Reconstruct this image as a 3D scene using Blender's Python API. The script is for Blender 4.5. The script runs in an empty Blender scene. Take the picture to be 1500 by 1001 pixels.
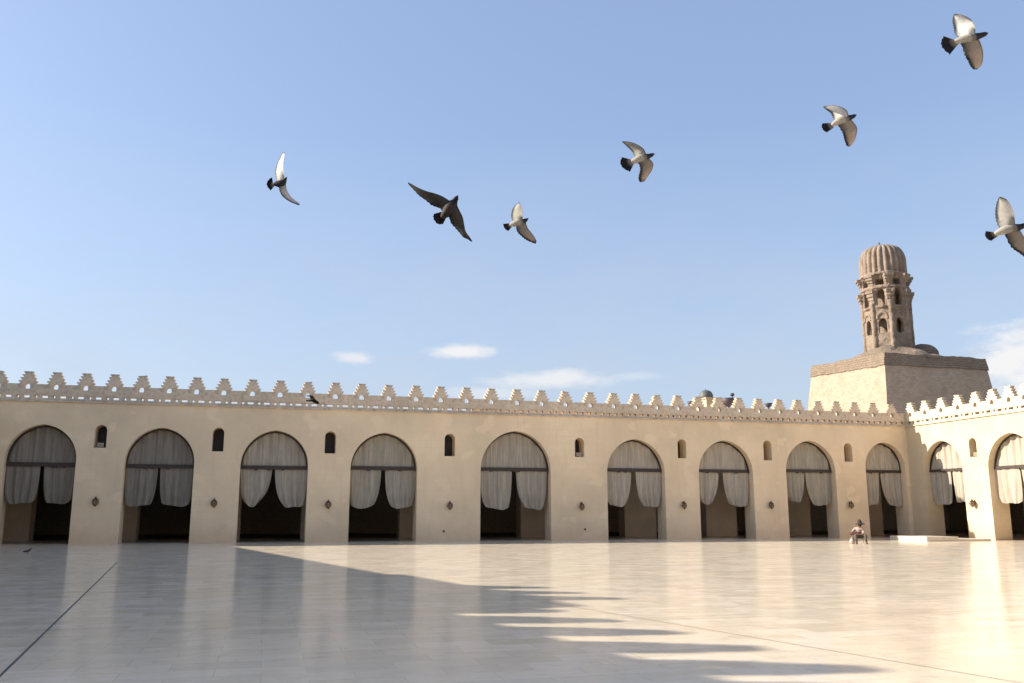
import bpy, math, random
from mathutils import Vector, Matrix, noise
from mathutils.geometry import tessellate_polygon
random.seed(7)
scene = bpy.context.scene
COL = scene.collection
# ------------------------------------------------------------------ camera model / survey of the courtyard
F = 1300.0; TH = math.atan(252/1300.0); CT = math.cos(TH); ST = math.sin(TH); EYE = 1.6
def ray(px, py):
    u = px-750.0; v = 500.0-py
    return Vector((u, F*CT-v*ST, F*ST+v*CT))
def on_floor(px, py, z=0.0):
    r = ray(px, py); t = (z-EYE)/r.z
    return Vector((r.x*t, r.y*t, z))
def at_depth(px, py, d):
    return Vector((0, 0, EYE)) + ray(px, py)*(d/F)
P0 = on_floor(0, 798); P1 = on_floor(1340, 787)
A = (P1-P0).normalized()                # along the far wall, to the right
N = Vector((A.y, -A.x, 0))              # out of the far wall, toward the yard
ANG = math.atan2(A.y, A.x)
CORNER = Vector((P1.x, P1.y, 0))
def far_s(px, py, off=0.0):
    r = ray(px, py); q = CORNER+N*off
    k = (q.x*N.x+q.y*N.y)/(r.x*N.x+r.y*N.y)
    p = r*k-CORNER
    return p.x*A.x+p.y*A.y, EYE+r.z*k
def right_t(px, py, off=0.0):
    r = ray(px, py); q = CORNER+A*off
    k = (q.x*A.x+q.y*A.y)/(r.x*A.x+r.y*A.y)
    p = r*k-CORNER
    return p.x*N.x+p.y*N.y, EYE+r.z*k
def z_at(py, D, px=750):
    r = ray(px, py); return EYE+D*r.z/r.y

# ------------------------------------------------------------------ node helpers
def new_mat(name):
    m = bpy.data.materials.new(name); m.use_nodes = True
    nt = m.node_tree; b = nt.nodes['Principled BSDF']
    return m, nt, b
def nd(nt, t, **kw):
    n = nt.nodes.new(t)
    for k, v in kw.items():
        if k in n.inputs: n.inputs[k].default_value = v
        else: setattr(n, k, v)
    return n
def coords(nt, scale=(1, 1, 1), kind='Object', rot=0.0):
    tc = nd(nt, 'ShaderNodeTexCoord'); mp = nd(nt, 'ShaderNodeMapping')
    mp.inputs['Scale'].default_value = scale; mp.inputs['Rotation'].default_value = (0, 0, rot)
    nt.links.new(tc.outputs[kind], mp.inputs['Vector']); return mp.outputs['Vector']
def noise_tex(nt, vec, scale, detail=4, rough=.55):
    n = nd(nt, 'ShaderNodeTexNoise'); n.inputs['Scale'].default_value = scale
    n.inputs['Detail'].default_value = detail; n.inputs['Roughness'].default_value = rough
    nt.links.new(vec, n.inputs['Vector']); return n.outputs['Fac']
def ramp(nt, fac, stops):
    r = nd(nt, 'ShaderNodeValToRGB'); e = r.color_ramp.elements
    while len(e) < len(stops): e.new(.5)
    for i, (p, c) in enumerate(stops):
        e[i].position = p; e[i].color = (*c, 1) if len(c) == 3 else c
    nt.links.new(fac, r.inputs['Fac']); return r.outputs['Color']
def mix(nt, a, b, fac, mode='MIX'):
    m = nd(nt, 'ShaderNodeMix'); m.data_type = 'RGBA'; m.blend_type = mode
    for s, v in ((6, a), (7, b)):
        if isinstance(v, (tuple, list)): m.inputs[s].default_value = (*v, 1)
        else: nt.links.new(v, m.inputs[s])
    if isinstance(fac, (int, float)): m.inputs[0].default_value = fac
    else: nt.links.new(fac, m.inputs[0])
    return m.outputs[2]
def bump(nt, b, height, strength, dist=.02):
    n = nd(nt, 'ShaderNodeBump'); n.inputs['Strength'].default_value = strength
    n.inputs['Distance'].default_value = dist
    nt.links.new(height, n.inputs['Height']); nt.links.new(n.outputs['Normal'], b.inputs['Normal'])
def maprange(nt, v, a, b, c, d):
    n = nd(nt, 'ShaderNodeMapRange'); nt.links.new(v, n.inputs[0])
    for i, x in enumerate((a, b, c, d)): n.inputs[i+1].default_value = x
    return n.outputs[0]

def simple(name, col, rough=.7, var=.15, scale=6.0, metallic=0.0, bmp=0.0):
    m, nt, b = new_mat(name); v = coords(nt)
    f = noise_tex(nt, v, scale)
    lo = tuple(c*(1-var) for c in col); hi = tuple(min(1, c*(1+var)) for c in col)
    nt.links.new(ramp(nt, f, [(.3, lo), (.7, hi)]), b.inputs['Base Color'])
    b.inputs['Roughness'].default_value = rough; b.inputs['Metallic'].default_value = metallic
    if bmp: bump(nt, b, f, bmp)
    return m

def plaster_mat(name, base, worn=0.0):
    m, nt, b = new_mat(name); v = coords(nt)
    big = noise_tex(nt, v, .22, 5, .6); mid = noise_tex(nt, v, 1.6, 6, .6); fine = noise_tex(nt, v, 22, 4, .6)
    lo = tuple(c*.80 for c in base); hi = tuple(min(1, c*1.06) for c in base)
    c1 = ramp(nt, big, [(.32, lo), (.68, hi)])
    pink = tuple(base[i]*k for i, k in enumerate((.99, .92, .89)))
    c2 = mix(nt, c1, pink, maprange(nt, mid, .5, .72, 0, .6))
    vs = coords(nt, (1.7, 1.7, .22)); st = noise_tex(nt, vs, 1.5, 5, .65)   # rain streaks
    c3 = mix(nt, c2, tuple(c*.80 for c in base), maprange(nt, st, .54, .76, 0, .55))
    pt = noise_tex(nt, coords(nt, (1, 1, 1.3)), .75, 3, .4)      # old repairs, a shade lighter
    c3 = mix(nt, c3, tuple(min(1, c*1.08) for c in base), maprange(nt, pt, .60, .63, 0, .45))
    ck = noise_tex(nt, coords(nt, (1, 1, 2)), 3.1, 8, .75); c3 = mix(nt, c3, tuple(c*.72 for c in base), maprange(nt, ck, .62, .74, 0, .5))
    if worn:
        wn = noise_tex(nt, v, 4.0, 6, .7); c3 = mix(nt, c3, (.26, .205, .15), maprange(nt, wn, .48, .66, 0, .75*worn))
    bk = nd(nt, 'ShaderNodeTexBrick'); mpb = nd(nt, 'ShaderNodeMapping'); tcb = nd(nt, 'ShaderNodeTexCoord')      # stone courses ghosting through the render
    mpb.inputs['Rotation'].default_value = (math.pi/2, 0, 0); nt.links.new(tcb.outputs['Object'], mpb.inputs['Vector']); nt.links.new(mpb.outputs['Vector'], bk.inputs['Vector'])
    bk.inputs['Scale'].default_value = 1; bk.inputs['Brick Width'].default_value = .9; bk.inputs['Row Height'].default_value = .42; bk.inputs['Mortar Size'].default_value = .012; bk.inputs['Mortar Smooth'].default_value = 1
    gh = nd(nt, 'ShaderNodeMath', operation='MULTIPLY'); nt.links.new(bk.outputs['Fac'], gh.inputs[0]); nt.links.new(maprange(nt, big, .35, .65, .1, .6), gh.inputs[1])
    c3 = mix(nt, c3, tuple(c*.78 for c in base), gh.outputs[0])
    # worn, dirty foot of the wall
    tc = nd(nt, 'ShaderNodeTexCoord'); sp = nd(nt, 'ShaderNodeSeparateXYZ'); nt.links.new(tc.outputs['Object'], sp.inputs[0])
    ad = nd(nt, 'ShaderNodeMath', operation='ADD'); nt.links.new(sp.outputs['Z'], ad.inputs[0]); nt.links.new(maprange(nt, mid, .3, .7, -.35, .35), ad.inputs[1])
    c4 = mix(nt, c3, tuple(base[i]*k for i, k in enumerate((.80, .74, .72))), maprange(nt, ad.outputs[0], .1, 1.1, .65, 0))
    nt.links.new(c4, b.inputs['Base Color']); b.inputs['Roughness'].default_value = .92
    b.inputs['Specular IOR Level'].default_value = .25
    h = mix(nt, mid, fine, .4); bump(nt, b, h, .5, .03)
    return m
def stone_mat(name, c_lo, c_hi, mortar, scale=1.0, bw=.62, bh=.3, bmp=.5):
    m, nt, b = new_mat(name); v = coords(nt, (1, 1, 1), 'UV')
    br = nd(nt, 'ShaderNodeTexBrick'); nt.links.new(v, br.inputs['Vector'])
    br.inputs['Color1'].default_value = (*c_lo, 1); br.inputs['Color2'].default_value = (*c_hi, 1)
    br.inputs['Mortar'].default_value = (*mortar, 1); br.inputs['Scale'].default_value = scale
    br.inputs['Mortar Size'].default_value = .018; br.inputs['Mortar Smooth'].default_value = .4
    br.inputs['Brick Width'].default_value = bw; br.inputs['Row Height'].default_value = bh
    vo = coords(nt); n1 = noise_tex(nt, vo, .5, 6, .6); n2 = noise_tex(nt, vo, 5, 6, .65)
    c = mix(nt, br.outputs['Color'], tuple(x*.72 for x in c_lo), maprange(nt, n1, .5, .75, 0, .6))
    c = mix(nt, c, tuple(min(1, x*1.12) for x in c_hi), maprange(nt, n2, .5, .75, 0, .55))
    nt.links.new(c, b.inputs['Base Color']); b.inputs['Roughness'].default_value = .95
    b.inputs['Specular IOR Level'].default_value = .2
    h = mix(nt, n2, (0, 0, 0), br.outputs['Fac']); bump(nt, b, h, bmp, .09)
    return m

M = {}
PL = (.87, .69, .46)
M['plaster'] = plaster_mat('cream_plaster', PL)
M['plaster_in'] = plaster_mat('dull_plaster', (.86, .76, .64))
M['merlon'] = plaster_mat('weathered_parapet_plaster', (.70, .57, .42), .8)
M['merlon_sunlit'] = plaster_mat('sunlit_parapet_plaster', (.66, .55, .40), .6)
M['plaster_sunlit'] = plaster_mat('sunlit_plaster', (.66, .54, .36))  # the wall plaster again, its colour re-toned for the sunlit side
M['dark_in'] = simple('dark_interior', (.62, .56, .50), .95)
M['floor_shade'] = simple('dark_floor_shade', (.22, .16, .13), 1.0)  # dark sheet added over the inner floor to stand in for shade
M['roof'] = simple('roof_screed', (.72, .62, .50), .95, .2, 1.5)
M['wood'] = simple('dark_brown_wood', (.045, .030, .022), .6, .3, 9)
M['lattice'] = simple('dark_window_wood', (.022, .018, .018), .5, .3, 20)
M['brass'] = simple('aged_brass', (.10, .055, .028), .45, .3, 30, .6)
M['lglass'] = simple('amber_lantern_glass', (.30, .20, .12), .25, .2, 30)
M['white'] = simple('white_painted_metal', (.75, .74, .70), .4, .05)
M['marble'] = simple('white_marble_step', (.60, .53, .43), .35, .08, 2.0)
M['seam'] = simple('dark_joint_filler', (.10, .085, .075), .8)
M['seam_pale'] = simple('tan_joint_filler', (.30, .24, .18), .8)
M['sand'] = simple('sandy_ground', (.36, .29, .21), .95, .2, .3)
M['dishgrey'] = simple('greygreen_metal', (.10, .11, .095), .6, .2, 2)
M['darkmetal'] = simple('dark_brown_metal', (.06, .042, .045), .6, .2, 4)
M['tan'] = simple('tan_render', (.50, .38, .25), .95, .15, 2)
M['tower'] = stone_mat('pale_coursed_limestone', (.36, .275, .195), (.44, .345, .255), (.30, .225, .16), 1.0, .48, .24, .4)
M['cap'] = stone_mat('eroded_tan_masonry', (.215, .165, .118), (.265, .205, .15), (.16, .12, .088), 1.0, .5, .25, .9)
M['minaret'] = stone_mat('weathered_brown_brick', (.275, .205, .15), (.37, .285, .21), (.19, .14, .10), 1.0, .45, .16, .9)

# marble floor
m, nt, b = new_mat('polished_marble_paving'); M['floor'] = m
v = coords(nt, (1, 1, 1), 'Object')
br = nd(nt, 'ShaderNodeTexBrick'); nt.links.new(v, br.inputs['Vector'])
br.inputs['Color1'].default_value = (.0, .0, .0, 1); br.inputs['Color2'].default_value = (1, 1, 1, 1); br.inputs['Mortar'].default_value = (.5, .5, .5, 1)
br.inputs['Scale'].default_value = 1; br.inputs['Brick Width'].default_value = .92; br.inputs['Row Height'].default_value = .46
br.inputs['Mortar Size'].default_value = .006; br.inputs['Mortar Smooth'].default_value = .3; br.inputs['Bias'].default_value = 0
n1 = noise_tex(nt, v, .35, 6, .6); n2 = noise_tex(nt, coords(nt, (1.0, 4.0, 1)), 1.3, 7, .65); n3 = noise_tex(nt, v, 3.5, 9, .72)
FL = (.76, .635, .46)
c = ramp(nt, br.outputs['Color'], [(0, tuple(x*.87 for x in FL)), (.5, FL), (1, (.84, .70, .53))])
c = mix(nt, c, (.64, .575, .46), maprange(nt, n1, .42, .72, 0, .5))
c = mix(nt, c, (.82, .63, .47), maprange(nt, n2, .5, .75, 0, .5))
c = mix(nt, c, tuple(x*.70 for x in FL), maprange(nt, n3, .50, .72, 0, .6))
c = mix(nt, c, (.33, .28, .22), maprange(nt, br.outputs['Fac'], 0, 1, 0, .35))
nt.links.new(c, b.inputs['Base Color'])
nt.links.new(maprange(nt, n2, .3, .75, .09, .24), b.inputs['Roughness'])
b.inputs['Specular IOR Level'].default_value = .135
hh = mix(nt, n1, br.outputs['Color'], .12); hh = mix(nt, hh, n3, .08); bump(nt, b, hh, .05, .01)

# curtain fabric
def fabric(name, col):
    m, nt, b = new_mat(name)
    v = coords(nt, (9, 9, .5)); f = noise_tex(nt, v, 1.0, 4, .6); g = noise_tex(nt, coords(nt), 1.1, 4)
    c = ramp(nt, f, [(.3, tuple(x*.72 for x in col)), (.7, tuple(x*1.15 for x in col))])
    c = mix(nt, c, tuple(x*.75 for x in col), maprange(nt, g, .45, .7, 0, .6))
    nt.links.new(c, b.inputs['Base Color']); b.inputs['Roughness'].default_value = .95
    b.inputs['Specular IOR Level'].default_value = .15
    return m
M['cloth'] = fabric('faded_grey_canvas', (.42, .37, .295))
M['cloth3'] = fabric('pale_grey_canvas', (.47, .41, .325))  # a paler tone of the grey canvas
M['cloth4'] = fabric('olive_grey_canvas', (.40, .36, .28))
M['cloth2'] = fabric('shaded_grey_canvas', (.27, .235, .19))  # darker canvas copy, the dimmer light of the left arches painted in

# feather colours stored per vertex, with sunlit and shaded wing tones painted in
m, nt, b = new_mat('pigeon_plumage'); M['plumage'] = m
at = nd(nt, 'ShaderNodeAttribute', attribute_name='plumage'); v = coords(nt, (1, 1, 1))
f = noise_tex(nt, v, 45, 4)
c = mix(nt, at.outputs['Color'], (0, 0, 0), maprange(nt, f, .45, .8, 0, .22))
nt.links.new(c, b.inputs['Base Color']); b.inputs['Roughness'].default_value = .7
tr = nd(nt, 'ShaderNodeBsdfTranslucent'); nt.links.new(c, tr.inputs['Color'])
mx = nd(nt, 'ShaderNodeMixShader'); mx.inputs[0].default_value = .45
nt.links.new(b.outputs[0], mx.inputs[1]); nt.links.new(tr.outputs[0], mx.inputs[2])
nt.links.new(mx.outputs[0], nt.nodes['Material Output'].inputs['Surface'])
M['skin'] = simple('skin', (.28, .15, .09), .6, .08, 8)
M['shirt'] = simple('pinkish_white_shirt', (.42, .32, .28), .9, .12, 9)
M['trousers'] = simple('grey_brown_trousers', (.10, .085, .07), .9, .2, 9)
M['hat'] = simple('dark_brown_felt', (.05, .03, .018), .9, .2, 9)
M['bag'] = simple('dark_red_brown_leather', (.085, .03, .022), .6, .2, 9)

# ------------------------------------------------------------------ mesh builder
class MB:
    def __init__(s): s.v = []; s.f = []
    def add(s, vs, fs):
        o = len(s.v); s.v += [tuple(p) for p in vs]; s.f += [tuple(i+o for i in f) for f in fs]
    def box(s, x0, x1, y0, y1, z0, z1):
        s.add([(x0, y0, z0), (x1, y0, z0), (x1, y1, z0), (x0, y1, z0), (x0, y0, z1), (x1, y0, z1), (x1, y1, z1), (x0, y1, z1)],
              [(0, 3, 2, 1), (4, 5, 6, 7), (0, 1, 5, 4), (1, 2, 6, 5), (2, 3, 7, 6), (3, 0, 4, 7)])
    def slab(s, loops, y0, y1):
        """loops of (x,z): outer then holes; extruded from y0 (front) to y1 (back)"""
        pts = [p for l in loops for p in l]; n = len(pts)
        tris = tessellate_polygon([[Vector((p[0], p[1], 0)) for p in l] for l in loops])
        vs = [(p[0], y0, p[1]) for p in pts]+[(p[0], y1, p[1]) for p in pts]
        fs = []
        for t in tris:
            a, b_, c_ = (pts[i] for i in t)
            cr = (b_[0]-a[0])*(c_[1]-a[1])-(b_[1]-a[1])*(c_[0]-a[0])
            t = tuple(t) if cr > 0 else tuple(reversed(t))
            fs.append(t); fs.append(tuple(i+n for i in reversed(t)))
        o = 0
        for li, l in enumerate(loops):
            k = len(l)
            ar = sum(l[i][0]*l[(i+1) % k][1]-l[(i+1) % k][0]*l[i][1] for i in range(k))
            flip = (ar > 0) == (li == 0)
            for i in range(k):
                a, b_ = o+i, o+(i+1) % k
                q = (a, a+n, b_+n, b_)
                fs.append(q if flip else tuple(reversed(q)))
            o += k
        s.add(vs, fs)
    def lathe(s, prof, seg=16, cx=0, cy=0, rmod=None):
        vs = []; fs = []
        for (r, z) in prof:
            for i in range(seg):
                a = 2*math.pi*i/seg; rr = r*(rmod(a, z) if rmod else 1)
                vs.append((cx+rr*math.cos(a), cy+rr*math.sin(a), z))
        for j in range(len(prof)-1):
            for i in range(seg):
                k = (i+1) % seg
                fs.append((j*seg+i, j*seg+k, (j+1)*seg+k, (j+1)*seg+i))
        fs.append(tuple(reversed(range(seg)))); fs.append(tuple((len(prof)-1)*seg+i for i in range(seg)))
        s.add(vs, fs)
    def tube(s, pts, rad, seg=8):
        pts = [Vector(p) for p in pts]; vs = []; fs = []
        if not hasattr(rad, '__len__'): rad = [rad]*len(pts)
        for i, p in enumerate(pts):
            d = (pts[min(i+1, len(pts)-1)]-pts[max(i-1, 0)]).normalized()
            u = d.cross(Vector((0, 0, 1)) if abs(d.z) < .9 else Vector((1, 0, 0))).normalized(); w = d.cross(u)
            for k in range(seg):
                a = 2*math.pi*k/seg; vs.append(p+(u*math.cos(a)+w*math.sin(a))*rad[i])
        for i in range(len(pts)-1):
            for k in range(seg):
                q = (k+1) % seg; fs.append((i*seg+k, (i+1)*seg+k, (i+1)*seg+q, i*seg+q))
        fs.append(tuple(range(seg))); fs.append(tuple(reversed([(len(pts)-1)*seg+k for k in range(seg)])))
        s.add(vs, fs)
    def build(s, name, mat, parent=None, uv=False, smooth=False, loc=None):
        me = bpy.data.meshes.new(name); me.from_pydata(s.v, [], s.f); me.update()
        if uv:
            ul = me.uv_layers.new(name='UVMap')
            for p in me.polygons:
                nx, ny, nz = p.normal
                for li in p.loop_indices:
                    c = me.vertices[me.loops[li].vertex_index].co
                    ul.data[li].uv = (c.x, c.y) if abs(nz) > .8 else ((c.y, c.z) if abs(nx) > abs(ny) else (c.x, c.z))
        if smooth:
            for p in me.polygons: p.use_smooth = True
        o = bpy.data.objects.new(name, me); me.materials.append(mat); COL.objects.link(o)
        if parent: o.parent = parent
        if loc: o.location = loc
        return o
def tag(o, label, cat, group=None):
    o['label'] = label; o['category'] = cat
    if group: o['group'] = group
    return o
def thing(name, label, cat, loc=(0, 0, 0), rz=0.0, group=None):
    o = bpy.data.objects.new(name, None); COL.objects.link(o); o.empty_display_size = .3
    o.location = loc; o.rotation_euler = (0, 0, rz)
    return tag(o, label, cat, group)
def frame_pt(origin, rz, x, y, z=0.0):
    return Vector((origin.x+x*math.cos(rz)-y*math.sin(rz), origin.y+x*math.sin(rz)+y*math.cos(rz), z))

# ------------------------------------------------------------------ setting: ground, yard paving, seams
mb = MB(); mb.add([(-3000, -3000, -.03), (3000, -3000, -.03), (3000, 3000, -.03), (-3000, 3000, -.03)], [(0, 1, 2, 3)])
g = mb.build('ground', M['sand']); g['kind'] = 'structure'
mb = MB(); mb.add([(-90, -80, 0), (25, -80, 0), (25, 25, 0), (-90, 25, 0)], [(0, 1, 2, 3)])
g = mb.build('courtyard_floor', M['floor'], loc=CORNER); g.rotation_euler = (0, 0, ANG); g['kind'] = 'structure'
def seam(name, pts, w, mat, label):
    mb = MB(); vs = []; fs = []
    for i, p in enumerate(pts):
        d = (pts[min(i+1, len(pts)-1)]-pts[max(i-1, 0)]).normalized(); u = Vector((d.y, -d.x, 0))*w/2
        vs += [p-u+Vector((0, 0, .004)), p+u+Vector((0, 0, .004))]
    for i in range(len(pts)-1): fs.append((2*i, 2*i+1, 2*i+3, 2*i+2))
    mb.add(vs, fs); o = mb.build(name, mat); o['kind'] = 'structure'; o['label'] = label
a, b_ = on_floor(0, 990), on_floor(165, 830)
seam('floor_joint', [a-(b_-a)*.45, a, b_, b_+(b_-a)*.15], .028, M['seam'], 'dark expansion joint running across the shaded paving')
a, b_ = on_floor(1000, 916), on_floor(1500, 1001)
seam('floor_joint', [a-(b_-a)*.9, a, b_, b_+(b_-a)*.8], .016, M['seam_pale'], 'thin joint slanting across the sunlit paving')
seam('floor_joint', [on_floor(1428, 904), on_floor(1450, 907), on_floor(1478, 909), on_floor(1500, 907), on_floor(1530, 905)], .012, M['seam_pale'], 'short curved crack in the sunlit paving')

# ------------------------------------------------------------------ arcades
def arch_curve(xl, xr, apex, n=11):
    """pointed two-centred arch, from right spring to left spring"""
    w = (xr-xl)/2; cx = (xl+xr)/2; c = .085*w; r = w+c; rise = math.sqrt(r*r-c*c); zs = apex-rise
    a1 = math.acos(c/r); pts = []
    for i in range(n+1):
        a = a1*i/n; pts.append((cx-c+r*math.cos(a), zs+r*math.sin(a)))
    for i in range(n-1, -1, -1):
        a = a1*i/n; pts.append((cx+c-r*math.cos(a), zs+r*math.sin(a)))
    return pts
def wall_outline(x0, x1, top, arches, z0=0.0):
    pts = [(x0, z0), (x0, top), (x1, top), (x1, z0)]
    for (xl, xr, ap) in sorted(arches, reverse=True):
        pts.append((xr, z0)); pts += arch_curve(xl, xr, ap); pts.append((xl, z0))
    return list(reversed(pts))
def niche_loop(x, w, z0, z1):
    r = w/2; return [(x-r, z0), (x+r, z0)]+[(x+r*math.cos(math.pi*i/8), z1-r+r*math.sin(math.pi*i/8)) for i in range(9)]
Z_TOP, Z_MER, Z_BAND, Z_TIP = 7.62, 7.96, 8.47, 9.15
def merlon_mesh(seed=0, mat='merlon'):
    rr = random.Random(seed)
    mb = MB()
    tiers = [(.45, .36), (.37, .27), (.29, .20), (.23, .15)]
    L = [(.465, Z_MER), (.465, Z_BAND)]
    z = Z_BAND; dz = (Z_TIP-Z_BAND)/4
    for (wo, wi) in tiers:
        L += [(wi, z+.015), (wo, z+dz*.72), (wo, z+dz)]; z += dz
    j = lambda a, k: a+rr.uniform(-k, k)
    L2 = [(-x, zz) if i < 2 else (j(-x, .016), j(zz, .012)) for i, (x, zz) in enumerate(L)]; L = [p if i < 2 else (j(p[0], .016), j(p[1], .012)) for i, p in enumerate(L)]
    if seed % 3 == 1: L[-1] = (L[-1][0]-.07, L[-1][1]-.03); L[-4] = (L[-4][0]-.05, L[-4][1]-.03)
    if seed % 3 == 2: L2[-1] = (L2[-1][0]+.05, L2[-1][1]-.04); L2[-7] = (L2[-7][0]+.06, L2[-7][1]-.03)
    out = L+list(reversed(L2))
    hole = [(-.13, 8.2), (.13, 8.2), (.14, 8.36), (.08, 8.47), (.0, 8.50), (-.08, 8.47), (-.14, 8.36)]
    mb.slab([out, hole], 0, .32)
    me = mb.build('merlon', M[mat]).data
    o = [x for x in COL.objects if x.data is me][0]; bpy.data.objects.remove(o)
    return me
MERS = [merlon_mesh(k) for k in range(7)]; MERS_SUNLIT = [merlon_mesh(k+20, 'merlon_sunlit') for k in range(7)]; MER = MERS[0]

def parapet(root, x0, x1, mers, mat, mesh, dz=0.0, holes=True, seed=1):
    rnd = random.Random(seed)
    mb = MB()
    mb.box(x0, x1, -.09, .02, Z_TOP-.10+dz, Z_TOP-.03+dz); mb.box(x0, x1, -.045, .02, Z_TOP-.03+dz, Z_TOP+dz)
    mb.build('cornice_moulding', mat, root)
    mb = MB()
    mb.box(x0, x1, 0.021, .34, Z_TOP+dz, Z_TOP+.11+dz)
    x = x0; k = 0
    while x < x1:
        hw = .32 if k % 2 == 0 else .17
        mb.box(x, min(x+.22-(hw-.245)*.4, x1), 0.023, .338, Z_TOP+.11+dz, Z_TOP+.25+dz); x += .45/2+hw*.9; k += 1
    mb.box(x0, x1, 0.0, .34, Z_TOP+.25+dz, Z_MER+dz)
    xs = sorted(mers); prev = x0
    for xm in xs:
        if xm-.465 > prev: mb.box(prev, xm-.465, 0.0, .32, Z_MER+dz, (Z_MER+.05 if seed == 9 else Z_BAND)+dz)
        prev = xm+.465
    if prev < x1: mb.box(prev, x1, 0.0, .32, Z_MER+dz, Z_BAND+dz)
    mb.build('parapet', mat, root)
    for xm in xs:
        o = bpy.data.objects.new('merlon', rnd.choice(mesh)); COL.objects.link(o); o.parent = root
        o.location = (xm, 0, dz); o.scale = (1, 1, 1)
def arcade(root, x0, x1, arches, niches, mat, th=1.3):
    mb = MB(); mb.slab([wall_outline(x0, x1, Z_TOP, arches)]+[niche_loop(*n) for n in niches], 0, th)
    mb.build('wall', mat, root)
    for (x, w, a, b_) in niches:
        q = MB(); q.slab([[(x-w/2, a), (x+w/2, a), (x+w/2, b_), (x-w/2, b_)]], .98, 1.02)
        n = 3
        for i in range(1, n): q.box(x-w/2+w*i/n-.012, x-w/2+w*i/n+.012, .95, .975, a, b_-.02)
        for i in range(1, 5): q.box(x-w/2, x+w/2, .93, .948, a+(b_-a)*i/5-.012, a+(b_-a)*i/5+.012)
        q.build('window', M['lattice'], root)
def interior(root, x0, x1, arches, depth=22.0, d1=6.7, inner_x0=None, inner_x1=None):
    mb = MB(); mb.slab([wall_outline(inner_x0, inner_x1, 7.0, arches)], d1, d1+1.2); mb.build('inner_arcade', M['plaster_in'], root)
    mb = MB(); mb.box(x0, x1, .36, depth, 7.02, 7.3); mb.build('roof', M['roof'], root)
    mb = MB(); mb.box(x0, x1, depth, depth+.5, 0, 7.3); mb.build('back_wall', M['dark_in'], root)
    mb = MB(); mb.box(x0, x1, 8.2, depth, 0.0, .012); mb.build('floor_shade', M['floor_shade'], root)
    mb = MB(); mb.box(x0-.4, x0, .0, depth+.5, 0, 7.3); mb.build('end_wall', M['dark_in'], root)

ARCH = [(3, 109, 621), (180.5, 283, 626), (351, 450.5, 630), (513, 611, 633.5), (704, 807, 631), (889.5, 974, 643), (1024, 1103.5, 645), (1152, 1224.5, 645.5)]
far_arches = []
for (l, r, t) in ARCH:
    sl, sr = far_s(l, 700)[0], far_s(r, 700)[0]
    far_arches.append((sl, sr, far_s((l+r)/2, t)[1]))
far_arches.append((-3.48, -.30, 6.42))
NICHE = [(147.5, 18, 622, 655.5), (319.5, 17, 626, 661), (484, 16, 631.5, 664), (659, 15.5, 635, 668), (849, 13.5, 641, 669), (999, 12.5, 643, 671), (1124.5, 12, 645, 674), (1242.5, 12, 649, 676)]
far_niches = []
for (x, w, t, b_) in NICHE:
    s0, s1 = far_s(x-w/2, (t+b_)/2)[0], far_s(x+w/2, (t+b_)/2)[0]
    far_niches.append(((s0+s1)/2, s1-s0, far_s(x, b_)[1], far_s(x, t)[1]))
far_root = thing('arcade_building', 'long shaded cream arcade across the back of the yard with nine curtained arches', 'arcade', CORNER, ANG)
FAR_X0 = -60.0
arcade(far_root, FAR_X0-4, 0, far_arches, far_niches, M['plaster'])
MX = [-3, 40.5, 82, 125.5, 167, 207.5, 248, 288, 328, 370, 410.6, 451, 491.7, 530, 570, 610, 646, 684, 720.5, 758, 794, 829, 865, 899.5, 932, 963, 994, 1023, 1053, 1083.5, 1112.6, 1142.5, 1170, 1199, 1226, 1252.5, 1279.4, 1306]
mers = [far_s(x, 560+.033*x)[0] for x in MX]; mers = [mers[0]-1.46*k for k in (2, 1)]+mers
mers = [m_ for m_ in mers if m_ > FAR_X0+.5]
parapet(far_root, FAR_X0-3.9, -.02, mers, M['merlon'], MERS)
sb = far_s(702, 600)[0]
mb = MB(); mb.box(sb, 1.0, .9, 1.15, 7.3, 8.1); mb.build('roof_kerb', M['merlon'], far_root)
inner = [(a_, b_, 6.2) for a_, b_, c_ in far_arches if a_ < -4]+[(-3.48, -.30, 6.2)]
interior(far_root, FAR_X0-8, 22, inner, 22, 6.8, FAR_X0-8, 2.8)

# right arcade, sunlit
RZ = ANG-math.pi/2
right_arches = [(1.45, 4.95, 6.33), (7.07, 10.85, 6.35)]+[(12.9+6.1*k, 16.7+6.1*k, 6.35) for k in range(5)]
t0, t1 = right_t(1419.5, 655)[0], right_t(1430.5, 655)[0]
right_niches = [((t0+t1)/2, t1-t0, right_t(1425, 669)[1], right_t(1425, 641)[1])]+[(11.9+6.1*k, .5, 5.1, 6.1) for k in range(5)]
right_root = thing('arcade_building', 'sunlit cream arcade closing the right side of the yard, almost white in the sun', 'arcade', CORNER, RZ)
arcade(right_root, -1.3, 44, right_arches, right_niches, M['plaster_sunlit'])
rm = [.55]+[right_t(x, y)[0] for x, y in ((1354.4, 605), (1378, 602), (1402.6, 598), (1428, 594), (1452.5, 590), (1477.4, 587), (1500, 584))]
rm += [rm[-1]+1.4*k for k in range(1, 23)]
parapet(right_root, 0.02, 43.9, rm, M['merlon_sunlit'], MERS_SUNLIT, seed=4)
mb = MB(); mb.box(.4, 43, .9, 1.15, 7.3, 8.1); mb.build('roof_kerb', M['merlon'], right_root)
interior(right_root, .3, 44, [(-5.0, -1.4, 6.2)]+[(a_, b_, 6.2) for a_, b_, c_ in right_arches[1:]], 21.5, 6.7, -3.0, 44) if False else None
mb = MB(); mb.slab([wall_outline(2.6, 44, 7.0, [(a_, b_, 6.2) for a_, b_, c_ in right_arches[1:]])], 6.8, 8.0); mb.build('inner_arcade', M['plaster_in'], right_root)
mb = MB(); mb.box(.3, 44, .36, 21.9, 7.02, 7.3); mb.build('roof', M['roof'], right_root)
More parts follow.
